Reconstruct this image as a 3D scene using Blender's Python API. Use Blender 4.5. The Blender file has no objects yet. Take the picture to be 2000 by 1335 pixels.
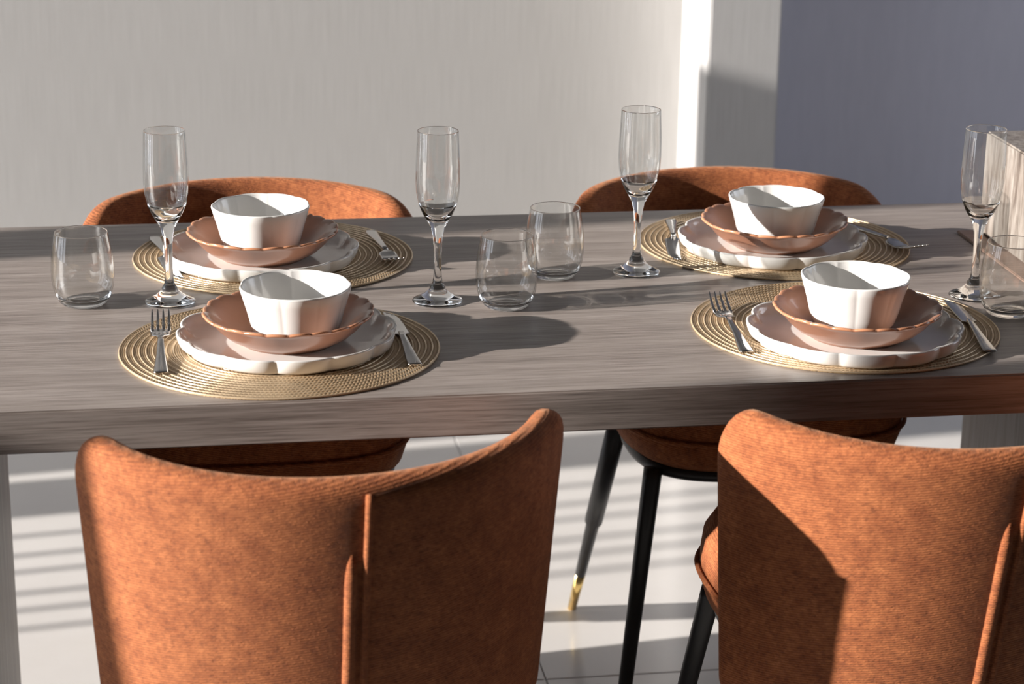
import bpy, bmesh, math, random
from mathutils import Vector, Matrix, noise
random.seed(7)
S = bpy.context.scene
COL = S.collection
R = math.radians
PI = math.pi

# ------------------------------------------------------------------ camera
cam_d = bpy.data.cameras.new('camera')
cam = bpy.data.objects.new('camera', cam_d)
COL.objects.link(cam)
rt = Vector((0.98789473, -0.15454529, 0.01340741))
up = Vector((0.03425216, 0.30160947, 0.9528161))
fw = Vector((0.15129704, 0.94082277, -0.30325192))
m = Matrix.Identity(4)
for i in range(3):
    m[i][0], m[i][1], m[i][2] = rt[i], up[i], -fw[i]
m[0][3], m[1][3], m[2][3] = 0.0, -2.65186, 1.5696
cam.matrix_world = m
cam_d.sensor_width = 36.0
cam_d.lens = 4342.17 / 2000 * 36.0
cam_d.clip_end = 100
cam_d.dof.use_dof = True
cam_d.dof.focus_distance = 2.78
cam_d.dof.aperture_fstop = 6.3
S.camera = cam

# ------------------------------------------------------------------ light, exposure
S.view_settings.view_transform = 'Standard'
S.view_settings.look = 'None'
S.view_settings.gamma = 1.0
S.view_settings.exposure = 0.0
S.view_settings.use_curve_mapping = False
W = bpy.data.worlds.new('sky')
S.world = W
W.use_nodes = True
wn = W.node_tree
wn.nodes['Background'].inputs[0].default_value = (0.86, 0.91, 1.0, 1)
wn.nodes['Background'].inputs[1].default_value = 2.85

SUN_AZ, SUN_EL = R(7.0), R(15.5)
sun_d = bpy.data.lights.new('sun', 'SUN')
sun_d.energy = 11.5
sun_d.angle = R(0.6)
sun_d.color = (1.0, 0.935, 0.87)
sun_d.cycles.is_caustics_light = True
sun = bpy.data.objects.new('sun', sun_d)
COL.objects.link(sun)
sd = Vector((math.cos(SUN_AZ) * math.cos(SUN_EL), math.sin(SUN_AZ) * math.cos(SUN_EL), -math.sin(SUN_EL)))
sun.rotation_euler = sd.to_track_quat('-Z', 'Y').to_euler()
sun.location = (-4, -1, 3)
S.cycles.max_bounces = 12
S.cycles.transmission_bounces = 10
S.cycles.diffuse_bounces = 4
S.cycles.sample_clamp_indirect = 4.0
S.cycles.use_denoising = True

# ------------------------------------------------------------------ materials
def mat(name):
    m = bpy.data.materials.new(name)
    m.use_nodes = True
    nt = m.node_tree
    return m, nt, nt.nodes['Principled BSDF']

def N(nt, kind, **k):
    n = nt.nodes.new(kind)
    for a, b in k.items():
        if a.startswith('i_'):
            n.inputs[a[2:].replace('_', ' ')].default_value = b
        else:
            setattr(n, a, b)
    return n

def L(nt, a, b):
    nt.links.new(a, b)

def ramp(nt, fac, stops):
    r = nt.nodes.new('ShaderNodeValToRGB')
    e = r.color_ramp.elements
    while len(e) < len(stops):
        e.new(0.5)
    for el, (p, c) in zip(e, stops):
        el.position = p
        el.color = (*c, 1) if len(c) == 3 else c
    L(nt, fac, r.inputs[0])
    return r.outputs[0]

def coords(nt, scale=(1, 1, 1), kind='Object', rot=(0, 0, 0)):
    tc = nt.nodes.new('ShaderNodeTexCoord')
    mp = nt.nodes.new('ShaderNodeMapping')
    mp.inputs['Scale'].default_value = scale
    mp.inputs['Rotation'].default_value = rot
    L(nt, tc.outputs[kind], mp.inputs[0])
    return mp.outputs[0]

def bump(nt, b, h, strength=0.3, dist=0.001):
    bn = nt.nodes.new('ShaderNodeBump')
    bn.inputs['Strength'].default_value = strength
    bn.inputs['Distance'].default_value = dist
    L(nt, h, bn.inputs['Height'])
    L(nt, bn.outputs[0], b.inputs['Normal'])

def mixc(nt, fac, a, b, mode='MIX'):
    n = nt.nodes.new('ShaderNodeMix')
    n.data_type = 'RGBA'
    n.blend_type = mode
    for s, v in ((0, fac), (6, a), (7, b)):
        if hasattr(v, 'is_linked') or hasattr(v, 'links'):
            L(nt, v, n.inputs[s])
        else:
            n.inputs[s].default_value = v if s == 0 else (*v, 1)
    return n.outputs[2]

def wood(name, c0, c1, c2, vertical=False, rough=0.42):
    m, nt, b = mat(name)
    sc = (1.0, 14.0, 14.0) if not vertical else (14.0, 14.0, 1.0)
    co = coords(nt, sc)
    wv = N(nt, 'ShaderNodeTexNoise', i_Scale=2.6, i_Detail=7.0, i_Roughness=0.62, i_Distortion=0.55)
    L(nt, co, wv.inputs['Vector'])
    sc2 = (4.0, 190.0, 190.0) if not vertical else (190.0, 190.0, 4.0)
    co2 = coords(nt, sc2)
    fn = N(nt, 'ShaderNodeTexNoise', i_Scale=1.6, i_Detail=4.0, i_Roughness=0.7)
    L(nt, co2, fn.inputs['Vector'])
    co3 = coords(nt, (9.0, 520.0, 520.0) if not vertical else (520.0, 520.0, 9.0))
    f2 = N(nt, 'ShaderNodeTexNoise', i_Scale=1.0, i_Detail=3.0, i_Roughness=0.75)
    L(nt, co3, f2.inputs['Vector'])
    f2c = ramp(nt, f2.outputs['Fac'], [(0.35, (0.50, 0.48, 0.46)), (0.50, (1, 1, 1)), (0.72, (1.16, 1.16, 1.16))])
    ca = ramp(nt, wv.outputs['Fac'], [(0.22, c0), (0.50, c1), (0.76, c2)])
    fr = ramp(nt, fn.outputs['Fac'], [(0.34, (0.58, 0.56, 0.55)), (0.52, (1, 1, 1)), (0.8, (1.12, 1.12, 1.12))])
    L(nt, mixc(nt, 0.7, mixc(nt, 0.8, ca, fr, 'MULTIPLY'), f2c, 'MULTIPLY'), b.inputs['Base Color'])
    b.inputs['Roughness'].default_value = rough
    bump(nt, b, fn.outputs['Fac'], 0.35, 0.0006)
    return m

M_WOOD = wood('grey_oak_laminate', (0.195, 0.164, 0.147), (0.315, 0.272, 0.248), (0.41, 0.362, 0.337), rough=0.36)
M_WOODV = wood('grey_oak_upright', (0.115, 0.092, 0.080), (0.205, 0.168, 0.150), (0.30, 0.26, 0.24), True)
M_PLINTH = wood('brown_base', (0.20, 0.13, 0.10), (0.27, 0.18, 0.14), (0.34, 0.24, 0.19))

def ceramic(name, col, rough=0.12):
    m, nt, b = mat(name)
    co = coords(nt, (1, 1, 1))
    n = N(nt, 'ShaderNodeTexNoise', i_Scale=28.0, i_Detail=2.0)
    L(nt, co, n.inputs['Vector'])
    L(nt, ramp(nt, n.outputs['Fac'], [(0.3, tuple(c * 0.95 for c in col)), (0.7, col)]), b.inputs['Base Color'])
    b.inputs['Roughness'].default_value = rough
    b.inputs['Coat Weight'].default_value = 0.3
    b.inputs['Coat Roughness'].default_value = 0.06
    bump(nt, b, n.outputs['Fac'], 0.05, 0.001)
    return m
M_WHITE = ceramic('white_glaze', (0.83, 0.82, 0.80))

def terracotta():
    m, nt, b = mat('terracotta_glaze')
    g = nt.nodes.new('ShaderNodeNewGeometry')
    co = coords(nt)
    n = N(nt, 'ShaderNodeTexNoise', i_Scale=18.0, i_Detail=3.0)
    L(nt, co, n.inputs['Vector'])
    base = ramp(nt, n.outputs['Fac'], [(0.3, (0.29, 0.138, 0.085)), (0.7, (0.355, 0.172, 0.108))])
    edge = ramp(nt, g.outputs['Pointiness'], [(0.53, (0, 0, 0)), (0.60, (1, 1, 1))])
    L(nt, mixc(nt, edge, base, (0.60, 0.27, 0.14)), b.inputs['Base Color'])
    b.inputs['Roughness'].default_value = 0.28
    b.inputs['Coat Weight'].default_value = 0.35
    b.inputs['Coat Roughness'].default_value = 0.1
    return m
M_TERRA = terracotta()

def glass():
    m, nt, b = mat('clear_glass')
    b.inputs['Base Color'].default_value = (0.985, 0.995, 0.99, 1)
    b.inputs['Roughness'].default_value = 0.0
    b.inputs['IOR'].default_value = 1.48
    b.inputs['Transmission Weight'].default_value = 1.0
    return m
M_GLASS = glass()

def thin_glass():
    """blown wall: too thin to bend light, it reflects, tints slightly and darkens at the edges"""
    m, nt, b = mat('thin_blown_glass')
    nt.nodes.remove(b)
    out = nt.nodes['Material Output']
    tr = nt.nodes.new('ShaderNodeBsdfTransparent')
    gl = nt.nodes.new('ShaderNodeBsdfGlossy')
    gl.inputs['Roughness'].default_value = 0.0
    fr = N(nt, 'ShaderNodeFresnel', i_IOR=1.95)
    ge = nt.nodes.new('ShaderNodeNewGeometry')
    iv = N(nt, 'ShaderNodeMath', operation='SUBTRACT')
    iv.inputs[0].default_value = 1.0
    L(nt, ge.outputs['Backfacing'], iv.inputs[1])
    ml = N(nt, 'ShaderNodeMath', operation='MULTIPLY')
    L(nt, fr.outputs[0], ml.inputs[0]); L(nt, iv.outputs[0], ml.inputs[1])
    lw = nt.nodes.new('ShaderNodeLayerWeight')
    L(nt, ramp(nt, lw.outputs['Facing'], [(0.0, (.985, .99, .99)), (0.75, (.96, .965, .96)), (0.97, (.62, .63, .63))]), tr.inputs[0])  # edge darkening painted by view angle, standing in for refraction
    mx = nt.nodes.new('ShaderNodeMixShader')
    L(nt, ml.outputs[0], mx.inputs[0]); L(nt, tr.outputs[0], mx.inputs[1]); L(nt, gl.outputs[0], mx.inputs[2])
    rg = nt.nodes.new('ShaderNodeBsdfGlass')
    rg.inputs['Roughness'].default_value = 0.0
    rg.inputs['IOR'].default_value = 1.45
    m2 = nt.nodes.new('ShaderNodeMixShader')
    m2.inputs[0].default_value = 0.07
    L(nt, mx.outputs[0], m2.inputs[1]); L(nt, rg.outputs[0], m2.inputs[2])
    L(nt, m2.outputs[0], out.inputs[0])
    return m
M_THIN = thin_glass()

def metal(name, col, rough, scale=None):
    m, nt, b = mat(name)
    b.inputs['Metallic'].default_value = 1.0
    b.inputs['Roughness'].default_value = rough
    co = coords(nt)
    n = N(nt, 'ShaderNodeTexNoise', i_Scale=60.0, i_Detail=3.0)
    L(nt, co, n.inputs['Vector'])
    L(nt, ramp(nt, n.outputs['Fac'], [(0.3, tuple(c * 0.9 for c in col)), (0.7, col)]), b.inputs['Base Color'])
    return m
M_STEEL = metal('polished_steel', (0.62, 0.61, 0.60), 0.16)
M_GOLD = metal('gold_tip', (0.95, 0.68, 0.26), 0.2)

def mat_gold(name, col, met, rough):
    m, nt, b = mat(name)
    b.inputs['Metallic'].default_value = met
    b.inputs['Roughness'].default_value = rough
    co = coords(nt)
    n = N(nt, 'ShaderNodeTexNoise', i_Scale=35.0, i_Detail=2.0)
    L(nt, co, n.inputs['Vector'])
    L(nt, ramp(nt, n.outputs['Fac'], [(0.3, tuple(c * 0.85 for c in col)), (0.7, col)]), b.inputs['Base Color'])
    return m
M_MATGOLD = mat_gold('woven_gold', (0.64, 0.465, 0.29), 0.5, 0.38)
M_MATWIRE = mat_gold('gold_cord', (0.78, 0.61, 0.41), 0.5, 0.34)

def lace_base():
    m, nt, b = mat('pressed_gold_base')
    co = coords(nt)
    v = N(nt, 'ShaderNodeTexVoronoi', i_Scale=420.0)
    L(nt, co, v.inputs['Vector'])
    L(nt, ramp(nt, v.outputs['Distance'], [(0.15, (0.10, 0.06, 0.03)), (0.5, (0.38, 0.27, 0.15))]), b.inputs['Base Color'])
    b.inputs['Metallic'].default_value = 0.35
    b.inputs['Roughness'].default_value = 0.5
    bump(nt, b, v.outputs['Distance'], 0.5, 0.0008)
    return m
M_MATBASE = lace_base()

def fabric():
    m, nt, b = mat('rust_chenille')
    co = coords(nt)
    big = N(nt, 'ShaderNodeTexNoise', i_Scale=38.0, i_Detail=5.0, i_Roughness=0.7)
    L(nt, co, big.inputs['Vector'])
    co2 = coords(nt, (1, 1, 1.6))
    fine = N(nt, 'ShaderNodeTexNoise', i_Scale=420.0, i_Detail=2.0, i_Roughness=0.6)
    L(nt, co2, fine.inputs['Vector'])
    mid = N(nt, 'ShaderNodeTexNoise', i_Scale=150.0, i_Detail=3.0, i_Roughness=0.7)
    L(nt, co2, mid.inputs['Vector'])
    # weave: slightly wavy rows of stitches
    wv = N(nt, 'ShaderNodeTexWave', i_Scale=105.0, i_Distortion=2.5, i_Detail=2.0)
    wv.inputs['Detail Scale'].default_value = 3.0
    wv.bands_direction = 'Z'
    L(nt, coords(nt, rot=(0, R(9), 0)), wv.inputs['Vector'])
    c1 = ramp(nt, big.outputs['Fac'], [(0.32, (0.240, 0.064, 0.018)), (0.68, (0.40, 0.130, 0.042))])
    c2 = ramp(nt, mid.outputs['Fac'], [(0.30, (0.50, 0.44, 0.42)), (0.50, (1, 1, 1)), (0.72, (1.30, 1.42, 1.55))])
    c3 = ramp(nt, wv.outputs['Fac'], [(0.0, (0.70, 0.66, 0.64)), (0.7, (1.10, 1.10, 1.10))])
    x = mixc(nt, 0.8, c1, c2, 'MULTIPLY')
    L(nt, mixc(nt, 0.75, x, c3, 'MULTIPLY'), b.inputs['Base Color'])
    b.inputs['Roughness'].default_value = 0.9
    b.inputs['Sheen Weight'].default_value = 0.22
    b.inputs['Sheen Roughness'].default_value = 0.4
    b.inputs['Sheen Tint'].default_value = (1.0, 0.60, 0.35, 1)
    ad = N(nt, 'ShaderNodeMath', operation='ADD')
    L(nt, fine.outputs['Fac'], ad.inputs[0])
    L(nt, wv.outputs['Fac'], ad.inputs[1])
    bump(nt, b, ad.outputs[0], 0.6, 0.0009)
    return m
M_FABRIC = fabric()

m, nt, b = mat('black_powder_coat')
b.inputs['Base Color'].default_value = (0.012, 0.012, 0.013, 1)
b.inputs['Roughness'].default_value = 0.38
n_ = N(nt, 'ShaderNodeTexNoise', i_Scale=300.0)
bump(nt, b, n_.outputs['Fac'], 0.1, 0.0005)
M_BLACK = m

def wallpaper(name, ca, cb, rough=0.75, scale=420.0):
    m, nt, b = mat(name)
    co = coords(nt, (scale, scale, 6.0))
    n = N(nt, 'ShaderNodeTexNoise', i_Scale=1.0, i_Detail=3.0, i_Roughness=0.7)
    L(nt, co, n.inputs['Vector'])
    L(nt, ramp(nt, n.outputs['Fac'], [(0.3, ca), (0.7, cb)]), b.inputs['Base Color'])
    b.inputs['Roughness'].default_value = rough
    bump(nt, b, n.outputs['Fac'], 0.12, 0.0008)
    return m
M_WALL = wallpaper('woven_wallcovering', (0.465, 0.455, 0.442), (0.585, 0.573, 0.557), 0.75, 800.0)
M_PILLAR = wallpaper('pilaster_covering', (0.42, 0.415, 0.41), (0.54, 0.535, 0.53))
M_BLUE = wallpaper('grey_paint_shade_blue', (0.41, 0.415, 0.50), (0.44, 0.445, 0.53), 0.6, 40)  # grey wall; blue of skylit shade mixed into the paint
M_PAINT = wallpaper('dark_grey_paint', (0.17, 0.165, 0.16), (0.20, 0.195, 0.19), 0.6, 20)  # unseen walls and ceiling, darkened to cut bounced light

def tile_mat():
    m, nt, b = mat('cream_porcelain_tile')
    co = coords(nt, kind='Object')
    n = N(nt, 'ShaderNodeTexNoise', i_Scale=2.5, i_Detail=6.0, i_Roughness=0.6)
    L(nt, co, n.inputs['Vector'])
    L(nt, ramp(nt, n.outputs['Fac'], [(0.3, (0.60, 0.58, 0.56)), (0.7, (0.67, 0.65, 0.63))]), b.inputs['Base Color'])
    b.inputs['Roughness'].default_value = 0.17
    n2 = N(nt, 'ShaderNodeTexNoise', i_Scale=9.0, i_Detail=2.0)
    L(nt, co, n2.inputs['Vector'])
    bump(nt, b, n2.outputs['Fac'], 0.06, 0.002)
    return m
M_TILE = tile_mat()
m, nt, b = mat('grout')
b.inputs['Base Color'].default_value = (0.42, 0.41, 0.39, 1)
b.inputs['Roughness'].default_value = 0.9
n_ = N(nt, 'ShaderNodeTexNoise', i_Scale=200.0)
bump(nt, b, n_.outputs['Fac'], 0.2, 0.0005)
M_GROUT = m

def travertine():
    m, nt, b = mat('veined_stone')
    co = coords(nt, (22, 22, 3.2))
    n = N(nt, 'ShaderNodeTexNoise', i_Scale=1.8, i_Detail=8.0, i_Roughness=0.7, i_Distortion=1.0)
    L(nt, co, n.inputs['Vector'])
    co2 = coords(nt, (120, 120, 12))
    n2 = N(nt, 'ShaderNodeTexNoise', i_Scale=1.0, i_Detail=4.0, i_Roughness=0.7)
    L(nt, co2, n2.inputs['Vector'])
    a = ramp(nt, n.outputs['Fac'], [(0.34, (0.10, 0.080, 0.068)), (0.46, (0.22, 0.19, 0.165)), (0.62, (0.34, 0.31, 0.28))])
    c = ramp(nt, n2.outputs['Fac'], [(0.38, (0.45, 0.42, 0.40)), (0.56, (1, 1, 1))])
    L(nt, mixc(nt, 0.7, a, c, 'MULTIPLY'), b.inputs['Base Color'])
    b.inputs['Roughness'].default_value = 0.3
    bump(nt, b, n2.outputs['Fac'], 0.15, 0.001)
    return m
M_STONE = travertine()

# ------------------------------------------------------------------ helpers
def link(name, me, material, parent=None, smooth=True):
    o = bpy.data.objects.new(name, me)
    COL.objects.link(o)
    if material:
        me.materials.clear()
        me.materials.append(material)
    if smooth:
        me.polygons.foreach_set('use_smooth', [True] * len(me.polygons))
    if parent:
        o.parent = parent
    return o

def mesh(name, verts, faces):
    me = bpy.data.meshes.new(name)
    me.from_pydata([tuple(v) for v in verts], [], faces)
    me.update()
    return me

def fixnormals(me):
    bm = bmesh.new()
    bm.from_mesh(me)
    bmesh.ops.recalc_face_normals(bm, faces=bm.faces)
    bm.to_mesh(me)
    bm.free()
    return me

def box_mesh(name, x0, x1, y0, y1, z0, z1, bev=0.0, seg=2):
    bm = bmesh.new()
    bmesh.ops.create_cube(bm, size=1.0)
    for v in bm.verts:
        v.co = Vector((x0 + (v.co.x + .5) * (x1 - x0), y0 + (v.co.y + .5) * (y1 - y0), z0 + (v.co.z + .5) * (z1 - z0)))
    if bev:
        bmesh.ops.bevel(bm, geom=bm.edges[:], offset=bev, segments=seg, affect='EDGES')
    me = bpy.data.meshes.new(name)
    bm.to_mesh(me)
    bm.free()
    return me

def box(name, dims, material, parent=None, bev=0.0):
    return link(name, box_mesh(name, *dims, bev=bev), material, parent, smooth=False)

def struct(name, dims, material, bev=0.0):
    o = box(name, dims, material, None, bev)
    o['kind'] = 'structure'
    return o

def lathe(name, prof, n=96, mod=None, closed=False):
    """prof: list of (r, z, k); k = how strongly mod() acts there."""
    vs, fs = [], []
    rows = []
    for (r, z, *k) in prof:
        k = k[0] if k else 0.0
        if r < 1e-6:
            rows.append([len(vs)])
            vs.append((0, 0, z))
        else:
            row = []
            for j in range(n):
                t = 2 * PI * j / n
                rr, zz = r, z
                if mod and k:
                    dr, dz = mod(t)
                    rr += dr * k
                    zz += dz * k
                row.append(len(vs))
                vs.append((rr * math.cos(t), rr * math.sin(t), zz))
            rows.append(row)
    pairs = list(zip(rows, rows[1:]))
    if closed:
        pairs.append((rows[-1], rows[0]))
    for a, c in pairs:
        if len(a) == 1 and len(c) == 1:
            continue
        for j in range(n):
            j2 = (j + 1) % n
            if len(a) == 1:
                fs.append((a[0], c[j2], c[j]))
            elif len(c) == 1:
                fs.append((a[j], a[j2], c[0]))
            else:
                fs.append((a[j], a[j2], c[j2], c[j]))
    return fixnormals(mesh(name, vs, fs))

def tube(name, pts, rad, n=12, caps=True):
    """round tube through pts; rad float or list"""
    vs, fs = [], []
    m = len(pts)
    pts = [Vector(p) for p in pts]
    prev = None
    for i, p in enumerate(pts):
        d = (pts[min(i + 1, m - 1)] - pts[max(i - 1, 0)]).normalized()
        if prev is None:
            a = Vector((0, 0, 1)) if abs(d.z) < .9 else Vector((1, 0, 0))
            x = d.cross(a).normalized()
        else:
            x = (prev - d * prev.dot(d)).normalized()
        prev = x
        y = d.cross(x)
        r = rad[i] if isinstance(rad, (list, tuple)) else rad
        for j in range(n):
            t = 2 * PI * j / n
            vs.append(p + x * math.cos(t) * r + y * math.sin(t) * r)
    for i in range(m - 1):
        for j in range(n):
            j2 = (j + 1) % n
            fs.append((i * n + j, i * n + j2, (i + 1) * n + j2, (i + 1) * n + j))
    if caps:
        fs.append(tuple(range(n))[::-1])
        fs.append(tuple((m - 1) * n + j for j in range(n)))
    return fixnormals(mesh(name, vs, fs))

def thing(name, label, cat, loc=(0, 0, 0), rz=0.0, group=None):
    o = bpy.data.objects.new(name, None)
    o.empty_display_size = 0.05
    COL.objects.link(o)
    o.location = loc
    o.rotation_euler = (0, 0, rz)
    tag(o, label, cat, group)
    return o

def tag(o, label, cat, group=None):
    o['label'] = label
    o['category'] = cat
    if group:
        o['group'] = group
    return o

def dup(o, parent=None):
    c = o.copy()
    COL.objects.link(c)
    c.parent = parent
    for ch in [x for x in S.objects if x.parent == o]:
        dup(ch, c)
    return c

def place(proto, first, loc, rz, label, cat, group, rx=0.0, ry=0.0):
    o = proto if first else dup(proto)
    o.location = loc
    o.rotation_euler = (rx, ry, rz)
    return tag(o, label, cat, group)

# ------------------------------------------------------------------ room
struct('floor', (-3.2, 3.6, -5.2, 2.45, -0.06, -0.004), M_GROUT)
FLOOR = S.objects['floor']
tx0, ty0, ts = 0.566 - 3.6, 0.479 - 6.0, 1.2
for i in range(6):
    for j in range(7):
        x0, x1 = tx0 + i * ts, tx0 + (i + 1) * ts
        y0, y1 = ty0 + j * ts, ty0 + (j + 1) * ts
        x0, x1 = max(x0, -3.1) + .001, min(x1, 3.5) - .001
        y0, y1 = max(y0, -5.1) + .001, min(y1, 2.44) - .001
        if x1 - x0 < .05 or y1 - y0 < .05:
            continue
        link('floor_tile', box_mesh('floor_tile', x0, x1, y0, y1, -0.004, 0.0, bev=0.0012, seg=1), M_TILE, FLOOR, False)
struct('wall_back', (-3.2, 1.17, 2.25, 2.45, 0, 2.7), M_WALL)
struct('wall_back_right', (1.33, 3.6, 2.25, 2.45, 0, 2.7), M_BLUE)
struct('trim_1', (1.17, 1.33, 2.0, 2.45, 0, 2.7), M_PILLAR, 0.004)
struct('baseboard_back', (-3.1, 1.17, 2.235, 2.25, 0, 0.08), M_PAINT, 0.002)
struct('wall_right', (3.5, 3.6, -5.2, 0.1, 0, 2.7), M_PAINT)
struct('wall_right_sill', (3.5, 3.6, 0.1, 1.9, 0, 0.9), M_PAINT)
struct('wall_right_top', (3.5, 3.6, 0.1, 1.9, 2.3, 2.7), M_PAINT)
struct('wall_right_back', (3.5, 3.6, 1.9, 2.25, 0, 2.7), M_PAINT)
struct('ceiling', (-3.2, 3.6, -5.2, 2.45, 2.7, 2.8), M_PAINT)
# front wall behind the camera
struct('wall_front', (-3.2, 3.6, -5.2, -5.1, 0, 2.7), M_PAINT)
# left wall: floor to ceiling opening with added shading posts
struct('wall_left', (-3.2, -3.1, 2.13, 2.25, 0, 2.7), M_PAINT)
struct('wall_left_front', (-3.2, -3.1, -5.1, -1.35, 0, 2.7), M_PAINT)
struct('wall_left_top', (-3.2, -3.1, -1.35, 2.13, 2.5, 2.7), M_PAINT)
struct('shadow_mullion_2', (-3.18, -3.12, -0.87, -0.785, 0, 2.5), M_BLACK, 0.003)  # unseen post, added to darken the near left chair's wing
wf = struct('shadow_mullion_1', (-3.18, -3.12, -0.06, 0.09, 0, 2.5), M_BLACK, 0.003)  # unseen post, added to shade the far right chair
# unseen balcony outside the left wall; uprights added for their shadows
struct('floor_balcony', (-5.2, -3.2, -5.2, 3.0, -0.1, -0.02), M_TILE)
struct('unseen_shade_screen', (-3.42, -3.34, 1.11, 1.525, -0.02, 1.94), M_PILLAR)  # out of view, added to shade the lower pilaster and far floor
struct('unseen_shade_post', (-3.42, -3.34, 0.885, 1.065, -0.02, 1.94), M_PILLAR)  # out of view, added so a slit leaves one bright floor line
struct('unseen_shade_pillar', (-3.42, -3.34, -0.80, -0.695, -0.02, 1.61), M_PILLAR)  # out of view, added to keep sun off the near right seat
rail = thing('stripe_shadow_railing', 'black metal railing of slim upright bars, unseen outside the left window, added to cast the floor stripes', 'railing', (-3.38, 0.4, -0.02))  # unseen bars, set where their shadows stripe the floor
for y in (0.387, 0.463, 0.533, 0.626, 0.70, 0.79):
    link('baluster', tube('baluster', [(0, y - .4, 0), (0, y - .4, 1.32)], 0.008, 8), M_BLACK, rail)
link('top_rail', box_mesh('top_rail', -.02, .02, -.03, .48, 1.32, 1.35, .004), M_BLACK, rail, False)

# ------------------------------------------------------------------ table
TZ = 0.76
t = thing('dining_table', 'long grey-brown oak dining table set with four place settings', 'table', (0.49, 0.0715, 0))
def tl(x0, x1, y0, y1, z0, z1):
    return (x0 - .49, x1 - .49, y0 - .0715, y1 - .0715, z0, z1)
TOP = box('table_top', tl(-0.75, 1.73, -0.327, 0.470, 0.711, TZ), M_WOOD, t, 0.0018)
TOP.cycles.is_caustics_receiver = True
box('leg', tl(-0.30, -0.242, -0.324, 0.468, 0.0, 0.711), M_WOODV, t, 0.002)
box('leg', tl(1.215, 1.273, -0.324, 0.468, 0.0, 0.711), M_WOODV, t, 0.002)

# ------------------------------------------------------------------ chairs
TH = 0.036
RIM = dict(lift=0.012, start=0.88, drop=0.060)
def shell_pt(u, v, off=0.0):
    """mid-surface of the wrap-around backrest; u -1..1 round, v 0..1 upward"""
    th = u * R(76)
    z0 = 0.43
    zt = 0.779 + RIM['lift'] * abs(u) ** 2
    w = max(0.0, (abs(u) - RIM['start']) / (1 - RIM['start']))
    zt -= RIM['drop'] * w ** 2.2
    z = z0 + (zt - z0) * v
    k = (z - z0) / 0.356
    a = 0.234 + 0.024 * k
    bb = 0.180 + 0.075 * k
    c, s = math.cos(th), math.sin(th)
    p = 2 / 2.05
    x = a * math.copysign(abs(s) ** p, s)
    y = -bb * abs(c) ** p
    nx, ny = x / (a * a), y / (bb * bb)
    l = math.hypot(nx, ny)
    return Vector((x + nx / l * off, y + ny / l * off, z))

def make_chair():
    root = thing('dining_chair', '', 'chair')
    nu, nv = 29, 12
    vs, fs = [], []
    for i in range(nu):
        u = -1 + 2 * i / (nu - 1)
        for j in range(nv):
            vs.append(shell_pt(u, j / (nv - 1)))
    for i in range(nu - 1):
        for j in range(nv - 1):
            a = i * nv + j
            fs.append((a, a + nv, a + nv + 1, a + 1))
    br = link('backrest', mesh('backrest', vs, fs), M_FABRIC, root)
    so = br.modifiers.new('thick', 'SOLIDIFY')
    so.thickness = TH
    so.offset = 0.0
    sb = br.modifiers.new('round', 'SUBSURF')
    sb.levels = sb.render_levels = 2
    # centre seam and the raised fold beside it
    pts = [shell_pt(0.050, v, TH / 2 + .0005) for v in [i / 24 for i in range(2, 24)]]
    link('seam', tube('seam', pts, 0.0042, 8), M_FABRIC, br)
    pts = [shell_pt(0.008, v, TH / 2 - .002) for v in [i / 30 for i in range(1, 24)]]
    rads = [0.0075] * (len(pts) - 3) + [0.0068, 0.0052, 0.002]
    link('fold', tube('fold', pts, rads, 12), M_FABRIC, br)
    # seat cushion
    def sup(t, hw, hd, e=3.2):
        c, s = math.cos(t), math.sin(t)
        x = hw * math.copysign(abs(c) ** (2 / e), c)
        y = hd * math.copysign(abs(s) ** (2 / e), s)
        if y < 0:
            x *= 1 - 0.10 * (-y / hd)
        return x, y
    n = 56
    layers = [(0, .446), (.6, .445), (.88, .448), (.965, .462), (1.0, .486), (.995, .497), (1.0, .510), (.985, .538), (.93, .558), (.75, .570), (.4, .575), (0, .576)]
    vs, fs, rows = [], [], []
    for k, z in layers:
        if k == 0:
            rows.append([len(vs)]); vs.append((0, .050, z)); continue
        row = []
        for j in range(n):
            x, y = sup(2 * PI * j / n, .210, .198)
            row.append(len(vs)); vs.append((x * k, y * k + .050, z))
        rows.append(row)
    for a, c in zip(rows, rows[1:]):
        for j in range(n):
            j2 = (j + 1) % n
            if len(a) == 1: fs.append((a[0], c[j2], c[j]))
            elif len(c) == 1: fs.append((a[j], a[j2], c[0]))
            else: fs.append((a[j], a[j2], c[j2], c[j]))
    seat = link('seat', fixnormals(mesh('seat', vs, fs)), M_FABRIC, root)
    pp = [(*sup(2 * PI * j / 80, .2125, .2005), .497) for j in range(81)]
    link('piping', tube('piping', [(x, y + .050, z) for x, y, z in pp], 0.0035, 8, False), M_FABRIC, seat)
    # frame ring
    fr = [(*sup(2 * PI * j / 64, .182, .168, 3.4), .442) for j in range(65)]
    link('seat_frame', tube('seat_frame', [(x, y + .050, z) for x, y, z in fr], 0.010, 10, False), M_BLACK, root)
    for sx in (-1, 1):
        top, foot = Vector((sx * .174, .186, .440)), Vector((sx * .234, .262, 0.0))
        def at(z): return foot + (top - foot) * (z / .436)
        lg = link('leg', tube('leg', [at(.442), at(.43), at(.07)], [.0135, .0135, .0095], 14), M_BLACK, root)
        link('leg_tip', tube('leg_tip', [at(.07), at(.0)], [.0090, .0080], 14), M_GOLD, lg)
        top, foot = Vector((sx * .176, -.045, .436)), Vector((sx * .188, -.323, 0.0))
        lg = link('leg', tube('leg', [at(.442), at(.215), at(.212), at(.088)], [.0160, .0145, .0110, .0088], 14), M_BLACK, root)
        link('leg_tip', tube('leg_tip', [at(.088), at(.0)], [.0086, .0075], 14), M_GOLD, lg)
    return root

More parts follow.
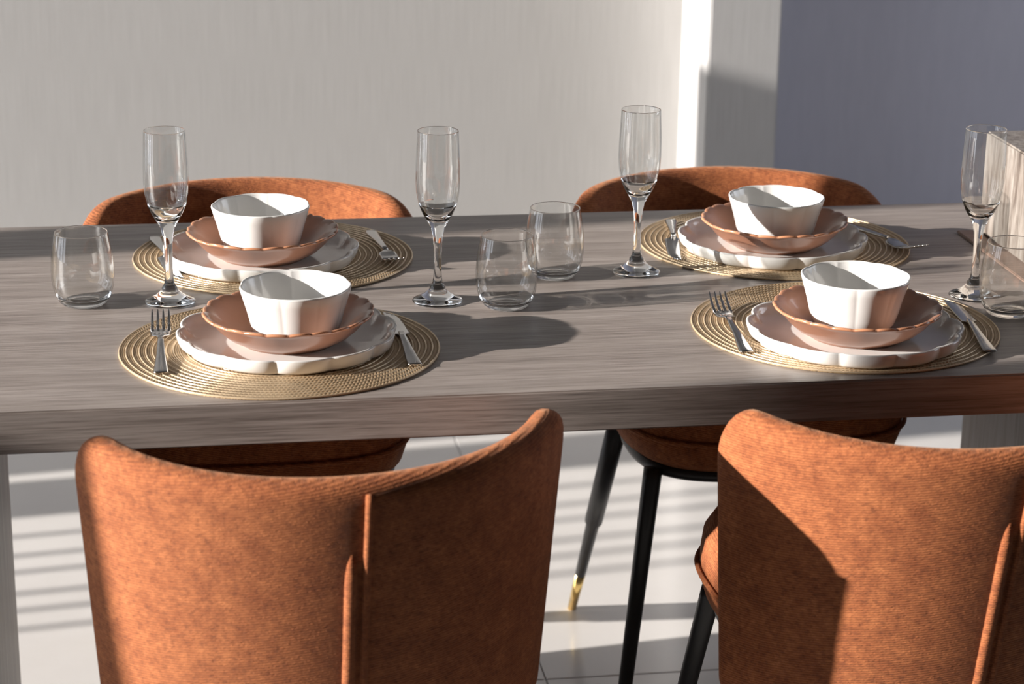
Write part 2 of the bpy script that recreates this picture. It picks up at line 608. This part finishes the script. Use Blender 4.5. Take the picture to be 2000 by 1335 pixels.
chair = make_chair()
CG = 'rust chenille dining chairs around the table'
place(chair, True, (0.151, -0.362, 0), R(3.5), 'rust chenille chair, nearer side of table at left, back turned to camera', 'chair', CG)
place(chair, False, (0.836, -0.362, 0), R(3.5), 'rust chenille chair, nearer side at right, left of its back in curved shadow', 'chair', CG)
# the pair across the table has a softer, lower rim towards the ends
RIM.update(lift=-0.012, start=0.66, drop=0.075)
chair = make_chair()
place(chair, True, (0.119, 0.415, 0), R(180), 'rust chenille chair across the table at left, inside of backrest lit by sun', 'chair', CG)
place(chair, False, (0.842, 0.415, 0), R(180), 'rust chenille chair across the table at right, backrest wholly in shade', 'chair', CG)

# ------------------------------------------------------------------ placemats
def make_placemat():
    root = thing('placemat', '', 'placemat')
    link('base', lathe('base', [(0, 0), (.188, 0), (.1895, .0008), (.188, .0016), (0, .0016)], 128), M_MATBASE, root)
    pitch = 0.0078
    k = 0
    r = 0.1882
    while r > 0.098:
        # beaded braid band between the cords: two staggered rows of small studs
        n = int(2 * PI * r / 0.0052) * 4
        vs, fs = [], []
        h0 = .0016
        rr = [r - .0012, r - .0022, r - .0034, r - .0042, r - .0050, r - .0062, r - .0068]
        for j in range(n):
            t = 2 * PI * j / n
            ph = (j % 4)
            a = (0.0, .75, 1.0, .75)[ph]
            c = (1.0, .75, 0.0, .75)[ph]
            hs = [0, .0013 * a, .0013 * a, .0003, .0013 * c, .0013 * c, 0]
            for q, hh in zip(rr, hs):
                vs.append((q * math.cos(t), q * math.sin(t), h0 + hh - .0001))
        w = len(rr)
        for j in range(n):
            j2 = (j + 1) % n
            for q in range(w - 1):
                fs.append((j * w + q, j * w + q + 1, j2 * w + q + 1, j2 * w + q))
        link('braid', mesh('braid', vs, fs), M_MATGOLD, root)
        cord = [(r + .0011 * math.cos(a), .0021 + .0011 * math.sin(a)) for a in [2 * PI * i / 8 for i in range(8)]]
        link('cord', lathe('cord', cord, 128, closed=True), M_MATWIRE, root)
        r -= pitch
    return root

mats = [((0.127, -0.134), 'round gold woven placemat under the stack at the near left seat'),
        ((0.141, 0.275), 'round gold woven placemat under the stack at the far left seat'),
        ((0.822, -0.124), 'round gold woven placemat under the stack at the near right seat'),
        ((0.839, 0.268), 'round gold woven placemat under the stack at the far right seat')]
pm = make_placemat()
for i, ((x, y), lab) in enumerate(mats):
    place(pm, i == 0, (x, y, TZ), i * 1.3, lab, 'placemat', 'gold placemats on the table')

# ------------------------------------------------------------------ crockery
def plate_mod(t):
    # twelve soft bracket-shaped lobes, every notch pinched inward
    c = abs(math.cos(6 * t))
    notch = (1 - c) ** 2.0
    return -0.0050 * notch + 0.0006 * math.cos(12 * t), 0.0012 * (1 - notch) - .0006
plate_prof = [(0, .0030), (.060, .0030), (.085, .0032), (.100, .0036, .25), (.112, .0050, .6), (.1190, .0080, .9), (.1230, .0130, 1), (.1258, .0176, 1),
              (.1288, .0186, 1), (.1302, .0182, 1), (.1306, .0168, 1), (.1290, .0100, 1), (.1262, .0035, .9), (.1225, .0004, .8), (.118, 0, .7), (.10, .0, .2), (0, .0, 0)]
plate_me = lathe('dinner_plate', plate_prof, 288, plate_mod)

def brown_mod(t):
    # pie-crust rim: scallops in groups
    s = abs(math.sin(12 * t)) ** 0.7
    g = 0.5 + 0.5 * math.cos(8 * t)
    return 0.0018 * (s - .6) + .0010 * (g - .5), 0.0014 * (s - .6) + 0.0010 * (g - .5)
brown_prof = [(0, .0065), (.040, .0066), (.055, .0075), (.068, .0125), (.078, .021, .1), (.086, .0290, .4), (.0915, .0345, .8), (.0965, .0372, 1), (.0995, .0380, 1.2),
              (.1012, .0370, 1.2), (.1010, .0350, 1.1), (.0975, .0330, .7), (.0925, .0290, .35), (.084, .0190, .1), (.074, .0100), (.064, .0045), (.058, .0022), (.0565, 0), (.053, 0), (.051, .0022), (0, .0026)]
brown_me = lathe('shallow_bowl', brown_prof, 288, brown_mod)

def white_mod(t):
    c = abs(math.cos(4.5 * t))
    return 0.0016 * (c ** .8 - .7), 0.0005 * (c ** .8 - .7)
white_prof = [(0, .006), (.030, .006), (.040, .0085), (.0475, .018, .5), (.0535, .034, .9), (.0588, .050, 1), (.0620, .0600, 1), (.0636, .0622, 1),
              (.0652, .0618, 1), (.0656, .0600, 1), (.0628, .0500, 1), (.0580, .034, .9), (.0540, .018, .7), (.0505, .007, .5), (.0465, .0015, .3), (.043, 0), (.039, 0), (.0375, .0018), (0, .002)]
white_me = lathe('cereal_bowl', white_prof, 216, white_mod)

stacks = [((0.136, -0.124), 'near left', 0.10), ((0.124, 0.255), 'far left', 0.5), ((0.817, -0.180), 'near right', 0.35), ((0.829, 0.240), 'far right', 0.8)]
for (x, y), w, r0 in stacks:
    o = link('dinner_plate', plate_me, M_WHITE)
    o.location = (x, y, TZ + .0034); o.rotation_euler.z = r0
    tag(o, 'white dinner plate with wavy raised rim, bottom of the %s stack' % w, 'plate', 'white scalloped dinner plates')
    o = link('shallow_bowl', brown_me, M_TERRA)
    o.location = (x + .002, y, TZ + .0070); o.rotation_euler.z = r0 * 2
    tag(o, 'shallow terracotta bowl with scalloped rim, middle of the %s stack' % w, 'bowl', 'terracotta bowls on the plates')
    o = link('cereal_bowl', white_me, M_WHITE)
    dx, dy, dz = {'near left': (.010, -.010, 0), 'far left': (0, -.002, 0), 'near right': (-.001, .004, .003), 'far right': (-.001, -.014, .001)}[w]
    o.location = (x + dx, y + dy, TZ + .0162 + dz); o.rotation_euler.z = r0 * 3 + .25
    tag(o, 'small white fluted bowl on top of the %s stack' % w, 'bowl', 'small white bowls on top')

# ------------------------------------------------------------------ glasses
def glass_prof(outer, inner):
    return outer + inner
fl_out = [(0, .0012), (.020, .0010), (.0300, 0), (.0318, .0010), (.0322, .0022), (.0305, .0036), (.0240, .0062), (.0170, .0105), (.0120, .0150), (.0098, .0185), (.0098, .0205), (.0080, .0225),
          (.0062, .0260), (.0054, .0320), (.0048, .0450), (.0048, .0600), (.0052, .0740), (.0062, .0860), (.0085, .0960), (.0130, .1050), (.0190, .1150), (.0240, .1270), (.0270, .1420),
          (.0280, .1580), (.0278, .1760), (.0270, .1950), (.0262, .2120), (.0259, .2205)]
fl_in = [(.0256, .2213), (.0250, .2213), (.0248, .2205), (.0251, .2120), (.0259, .1950), (.0266, .1760), (.0267, .1580), (.0256, .1420), (.0224, .1280), (.0172, .1170), (.0110, .1100), (.0050, .1070), (0, .1062)]
flute_bowl = lathe('flute', glass_prof(fl_out, fl_in), 64)
tu_out = [(0, .0022), (.018, .0016), (.0235, 0), (.0262, .0004), (.0300, .0040), (.0345, .0120), (.0375, .0220), (.0390, .0340), (.0392, .0450), (.0382, .0600), (.0362, .0750), (.0340, .0870), (.0330, .0922)]
tu_in = [(.0327, .0932), (.0321, .0932), (.0318, .0922), (.0328, .0870), (.0350, .0750), (.0369, .0600), (.0378, .0450), (.0375, .0340), (.0358, .0230), (.0320, .0140), (.0265, .0085), (.0180, .0068), (0, .0072)]
tumbler_me = lathe('tumbler', glass_prof(tu_out, tu_in), 80)
def wall_faces(me, zc, zt):
    me.materials.append(M_GLASS)
    me.materials.append(M_THIN)
    for p in me.polygons:
        p.use_smooth = True
        if zc < p.center.z < zt:
            p.material_index = 1
wall_faces(flute_bowl, 0.134, .2196)
wall_faces(tumbler_me, 0.017, .0915)

for (x, y), lab in (((0.000, 0.072), 'champagne flute left of the two left place settings'),
                    ((0.336, 0.039), 'champagne flute right of the two left place settings, beside a tumbler'),
                    ((0.616, 0.143), 'champagne flute left of the far right place setting'),
                    ((1.029, -0.015), 'champagne flute in front of the pale stone block')):
    o = link('champagne_flute', flute_bowl, None, None, False)
    o.location = (x, y, TZ)
    o.cycles.is_caustics_caster = True
    tag(o, 'clear stemmed ' + lab, 'glass', 'champagne flutes')
for (x, y), lab in (((-0.107, 0.079), 'at the left end of the table, left of the first flute'),
                    ((0.420, 0.010), 'in the middle of the table, the nearer of the middle pair'),
                    ((0.504, 0.140), 'in the middle of the table, the farther of the middle pair'),
                    ((1.047, -0.092), 'at the right edge, before the stone block')):
    o = link('tumbler', tumbler_me, None, None, False)
    o.location = (x, y, TZ)
    o.cycles.is_caustics_caster = True
    tag(o, 'clear stemless tumbler ' + lab, 'glass', 'stemless tumblers')

# ------------------------------------------------------------------ cutlery
def strip(name, st, thick, cx=0.0):
    """st: list of (s along +y, half width, z, cx offset)"""
    vs, fs = [], []
    for (s, hw, z, *c) in st:
        c = c[0] if c else cx
        for dx, dz in ((-1, .5), (-.75, 1), (.75, 1), (1, .5), (.75, 0), (-.75, 0)):
            vs.append((c + dx * hw, s, z + dz * thick))
    n = len(st)
    for i in range(n - 1):
        for j in range(6):
            j2 = (j + 1) % 6
            fs.append((i * 6 + j, i * 6 + j2, (i + 1) * 6 + j2, (i + 1) * 6 + j))
    fs.append(tuple(range(6)))
    fs.append(tuple((n - 1) * 6 + j for j in range(5, -1, -1)))
    return fixnormals(mesh(name, vs, fs))

def flared_handle(name, s0, s1):
    return strip(name, [(s0, .0075, .0003), (s0 + .002, .0088, 0), (s0 + .012, .0088, 0), (s0 + .035, .0072, .0012), (s0 + .060, .0056, .0030), (s1 - .012, .0040, .0052), (s1, .0036, .0060)], .0034)

def make_fork():
    root = thing('fork', '', 'fork')
    link('handle', flared_handle('handle', 0, .118), M_STEEL, root)
    link('head', strip('head', [(.114, .0036, .0056), (.124, .0040, .0060), (.129, .0105, .0050), (.134, .0122, .0034), (.150, .0124, .0022), (.157, .0122, .0030)], .0022), M_STEEL, root)
    for i in range(4):
        cx = -.0100 + i * .00667
        link('tine', strip('tine', [(.155, .0022, .0030, cx), (.170, .0019, .0055, cx), (.185, .0016, .0095, cx), (.196, .0012, .0140, cx), (.200, .0006, .0158, cx)], .0018), M_STEEL, root)
    return root

def make_knife():
    root = thing('knife', '', 'knife')
    link('handle', flared_handle('handle', 0, .108), M_STEEL, root)
    st = [(.104, .0040, .0050, 0), (.110, .0058, .0042, 0), (.113, .0100, .0030, .002), (.118, .0104, .0024, .0022), (.150, .0102, .0010, .0020), (.185, .0092, .0004, .0010), (.200, .0068, .0004, -.0012), (.208, .0040, .0004, -.0040), (.212, .0012, .0004, -.0064)]
    link('blade', strip('blade', st, .0017), M_STEEL, root)
    return root

fork, knife = make_fork(), make_knife()
MZ = TZ + .0032
def put(proto, first, handle_end, tip, label, cat, group, flip=False):
    hx, hy = handle_end
    ang = math.atan2(tip[1] - hy, tip[0] - hx) - PI / 2
    return place(proto, first, (hx, hy, MZ), ang, label, cat, group)
FG, KG = 'steel forks', 'steel knives'
put(fork, True, (-0.013, -0.225), (-0.012, -.02), 'steel fork on the near left placemat, tines pointing away', 'fork', FG)
put(fork, False, (0.283, 0.376), (0.299, .17), 'steel fork on the far left placemat, tines towards the middle of the table', 'fork', FG)
put(fork, False, (0.672, -0.225), (0.684, -.03), 'steel fork on the near right placemat, tilted beside the white plate', 'fork', FG)
put(fork, False, (0.963, 0.357), (1.018, .170), 'steel fork half hidden behind the far right stack', 'fork', FG)
put(knife, True, (0.277, -0.228), (0.268, -.02), 'steel knife on the near left placemat, blade partly behind the plate', 'knife', KG)
put(knife, False, (-0.018, 0.374), (0.012, .160), 'steel knife on the far left placemat, seen behind a flute stem', 'knife', KG)
put(knife, False, (0.962, -0.255), (0.985, -.05), 'steel knife on the near right placemat, handle beside the plate', 'knife', KG)
put(knife, False, (0.720, 0.392), (0.680, .186), 'steel knife on the far right placemat, left of the stack', 'knife', KG)

# ------------------------------------------------------------------ stone block at the right
t = thing('stone_block', 'pale veined stone block with a low brown base at the right edge of table', 'block', (1.30, 0.12, TZ))
box('base', (1.118 - 1.30, 0.25, -0.20, 0.178, 0, 0.004), M_PLINTH, t, 0.001)
box('body', (1.148 - 1.30, 0.22, -0.17, 0.17, 0.004, 0.150), M_STONE, t, 0.0025)
